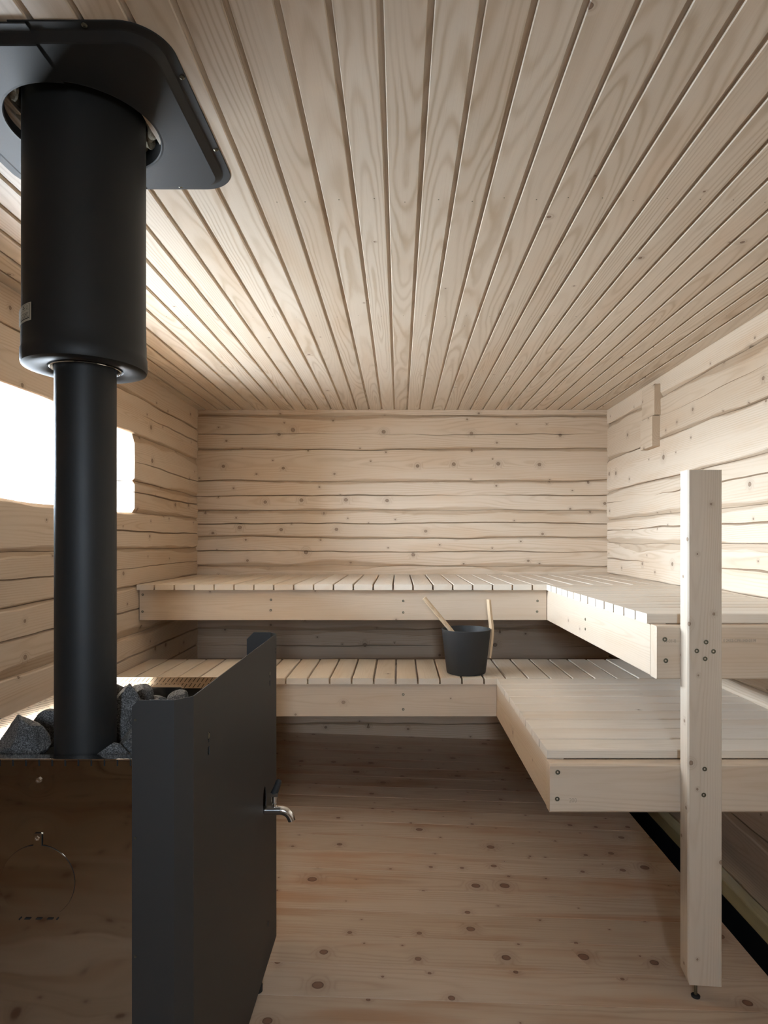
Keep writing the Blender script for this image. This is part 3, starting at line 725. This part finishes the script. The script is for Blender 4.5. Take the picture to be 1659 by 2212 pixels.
for ky in (1.298, 1.912):
    mb = MB(); mb.tube([(xs - .006, ky, Z(130)), (xs + .0005, ky, Z(130))], .006, 12); mb.build('hook_bolt', M['screw'], hs_)
    mb = MB(); mb.box(xs - .0075, xs - .006, ky - .012, ky + .012, Z(146), Z(128)); mb.build('hook_tab', M['flange'], hs_)
for zz in (Z((1555 - VY) / 3.583), Z((1810 - VY) / 3.583), Z((2066 - VY) / 3.583)):
    mb = MB(); xx = (292.5 - VX) / 3.583 / U; mb.tube([(xx, 1.1712, zz), (xx, 1.1725, zz)], .0024, 12); mb.build('rivet', M['screw'], hs_)
mb = MB(); mb.lathe([(.0001, FZ(-.41) - .0), (.014, FZ(-.41) + .0005), (.014, FZ(-.41) + .018), (.006, FZ(-.41) + .022), (.006, hzb + .03), (.0001, hzb + .03)], X(-127) - .012, 1.80, 20); mb.build('shield_foot', M['rubber'], hs_)
# tap
tap = MB(); tx0 = xs - .03
pth = [(tx0, ty, tz_), (xs + .045, ty, tz_)]; rd = [.0128, .0128]
for i in range(1, 13):
    a = math.radians(72 * i / 12); rr_ = .032; pth.append((xs + .045 + rr_ * math.sin(a), ty, tz_ - rr_ * (1 - math.cos(a)))); rd.append(.0128 - .0016 * i / 12)
e = Vector(pth[-1]); dd = Vector((math.cos(math.radians(72)), 0, -math.sin(math.radians(72)))); pth.append(e + dd * .008); rd.append(.0108)
tap.tube(pth, rd, 28, up=(0, 1, 0))
tp = tap.build('tap', M['chrome'], sv, label='shiny chrome tap sticking out of the shield')
sxx = xs + .026
mb = MB(); mb.lathe([(.0001, tz_ + .008), (.007, tz_ + .008), (.0065, tz_ + .020), (.010, tz_ + .024), (.0105, tz_ + .042), (.0085, tz_ + .044), (.0001, tz_ + .044)], sxx + .002, ty, 24); mb.build('valve_stem', M['chrome'], tp)
mb = MB(); pl = Vector((sxx, ty - .006, tz_ + .043)); mb.box(sxx - .009, sxx + .013, ty - .012, ty + .010, tz_ + .041, tz_ + .052, ch=.002); mb.build('lever_block', M['chrome'], tp)
mb = MB(); mb.tube([(sxx + .001, ty - .004, tz_ + .048), (sxx + .009, ty - .002, tz_ + .066), (sxx + .015, ty, tz_ + .084), (sxx + .0165, ty + .001, tz_ + .088)], [.010, .0095, .0085, .005], 16, sx=.8, sy=1., up=(0, 1, 0)); mb.build('lever', M['rubber'], tp, label='black lever of the tap')

# ------------------------------------------------------------------ stones
def stone(px, py, r, sx_, sy_, sz_, seed, label, rot=0., tilt=0., taper=0.):
    rnd = random.Random(seed); c = Vector(((px - VX) / r / U, D / r, Z((py - VY) / r)))
    bm = bmesh.new(); bmesh.ops.create_icosphere(bm, subdivisions=5, radius=1.)
    pl = []
    for k in range(13):
        n = Vector((rnd.gauss(0, 1), rnd.gauss(0, 1), rnd.gauss(0, 1))).normalized(); pl.append((n, rnd.uniform(.60, .9)))
    mr = Matrix.Rotation(rot, 3, 'Z') @ Matrix.Rotation(tilt, 3, 'Y')
    for v in bm.verts:
        p = v.co.copy()
        for n, d in pl:
            e = p.dot(n) - d
            if e > 0: p -= n * e * .93
        p *= 1 + .05 * mn.noise(p * 2.3 + Vector((seed, 0, 0))) + .028 * mn.noise(p * 7 + Vector((0, seed, 0))) + .012 * mn.noise(p * 20 + Vector((0, 0, seed)))
        tp_ = 1 - taper * p.z
        v.co = mr @ Vector((p.x * sx_ * tp_, p.y * sy_ * tp_, p.z * sz_))
    me = bpy.data.meshes.new('stove_stone'); bm.to_mesh(me); bm.free(); me.polygons.foreach_set('use_smooth', [True] * len(me.polygons)); me.materials.append(M['stone'])
    o = bpy.data.objects.new('stove_stone', me); C.objects.link(o); o.location = c
    tag(o, label, 'stone', 'stones on the stove'); return o
stone(54, 1600, 3.12, .050, .045, .066, 8, 'big dark pointed stone in front-left corner of the stove, left of the chimney', .3, .0, .55)
stone(104, 1565, 2.86, .036, .038, .055, 9, 'dark stone half hidden behind the left side of the chimney', .2, .1)
stone(268, 1556, 2.95, .046, .045, .088, 14, 'tall pale grey stone standing right of the chimney, tallest on the stove', .3, .28)
stone(296, 1508, 2.72, .038, .038, .040, 21, 'rounded pale grey stone leaning on top of the tall stone', .9, .2)
stone(251, 1516, 2.72, .030, .030, .045, 23, 'dark stone squeezed between the chimney and the tall pale stone', .9, .1)
stone(341, 1519, 2.62, .021, .026, .026, 31, 'small grey stone behind the front shield edge, between two larger ones', .4)
stone(388, 1519, 2.58, .034, .034, .034, 37, 'grey stone at far right of the stove beside the black shield', .7)
stone(244, 1634, 3.22, .042, .030, .030, 42, 'low grey stone lying on the front rim right of the chimney foot', .5)
stone(284, 1612, 3.12, .028, .032, .040, 47, 'grey stone tucked behind the front fold of the black shield', .2)
stone(20, 1585, 2.75, .040, .045, .045, 53, 'dark stone behind the big pointed stone by the left rim', .2)
stone(200, 1560, 2.55, .055, .050, .050, 59, 'stone behind the chimney in the middle of the stove', .2)
stone(250, 1590, 2.85, .042, .042, .045, 61, 'dark stone under the tall pale stone beside the chimney', .2)

# ------------------------------------------------------------------ light
wd = bpy.data.worlds.new('overcast'); bpy.context.scene.world = wd; wd.use_nodes = True
wn = NT(wd.node_tree); bg = wd.node_tree.nodes['Background']
wz = wn.sep(wd.node_tree.nodes.new('ShaderNodeTexCoord').outputs['Generated'])[2]
wn.put(bg.inputs[0], wn.mix(wn.smooth(wz, -.08, .06), (.36, .41, .46), (.76, .91, 1.08))); bg.inputs[1].default_value = 122.
cam = bpy.data.cameras.new('camera'); co = bpy.data.objects.new('camera', cam); C.objects.link(co)
co.location = (0, 0, EYE); co.rotation_euler = (math.radians(90), 0, 0)
cam.sensor_fit = 'HORIZONTAL'; cam.sensor_width = 24; cam.lens = 24 * F / 1659
cam.shift_x = -(VX - 829.5) / 1659; cam.shift_y = (VY - 1106) / 1659; cam.clip_start = .02
sc = bpy.context.scene; sc.camera = co
sc.view_settings.view_transform = 'Standard'; sc.view_settings.look = 'None'; sc.view_settings.gamma = 1; sc.view_settings.use_curve_mapping = False
sc.view_settings.exposure = 0.
sc.cycles.max_bounces = 16; sc.cycles.diffuse_bounces = 10; sc.cycles.glossy_bounces = 6; sc.cycles.transparent_max_bounces = 8
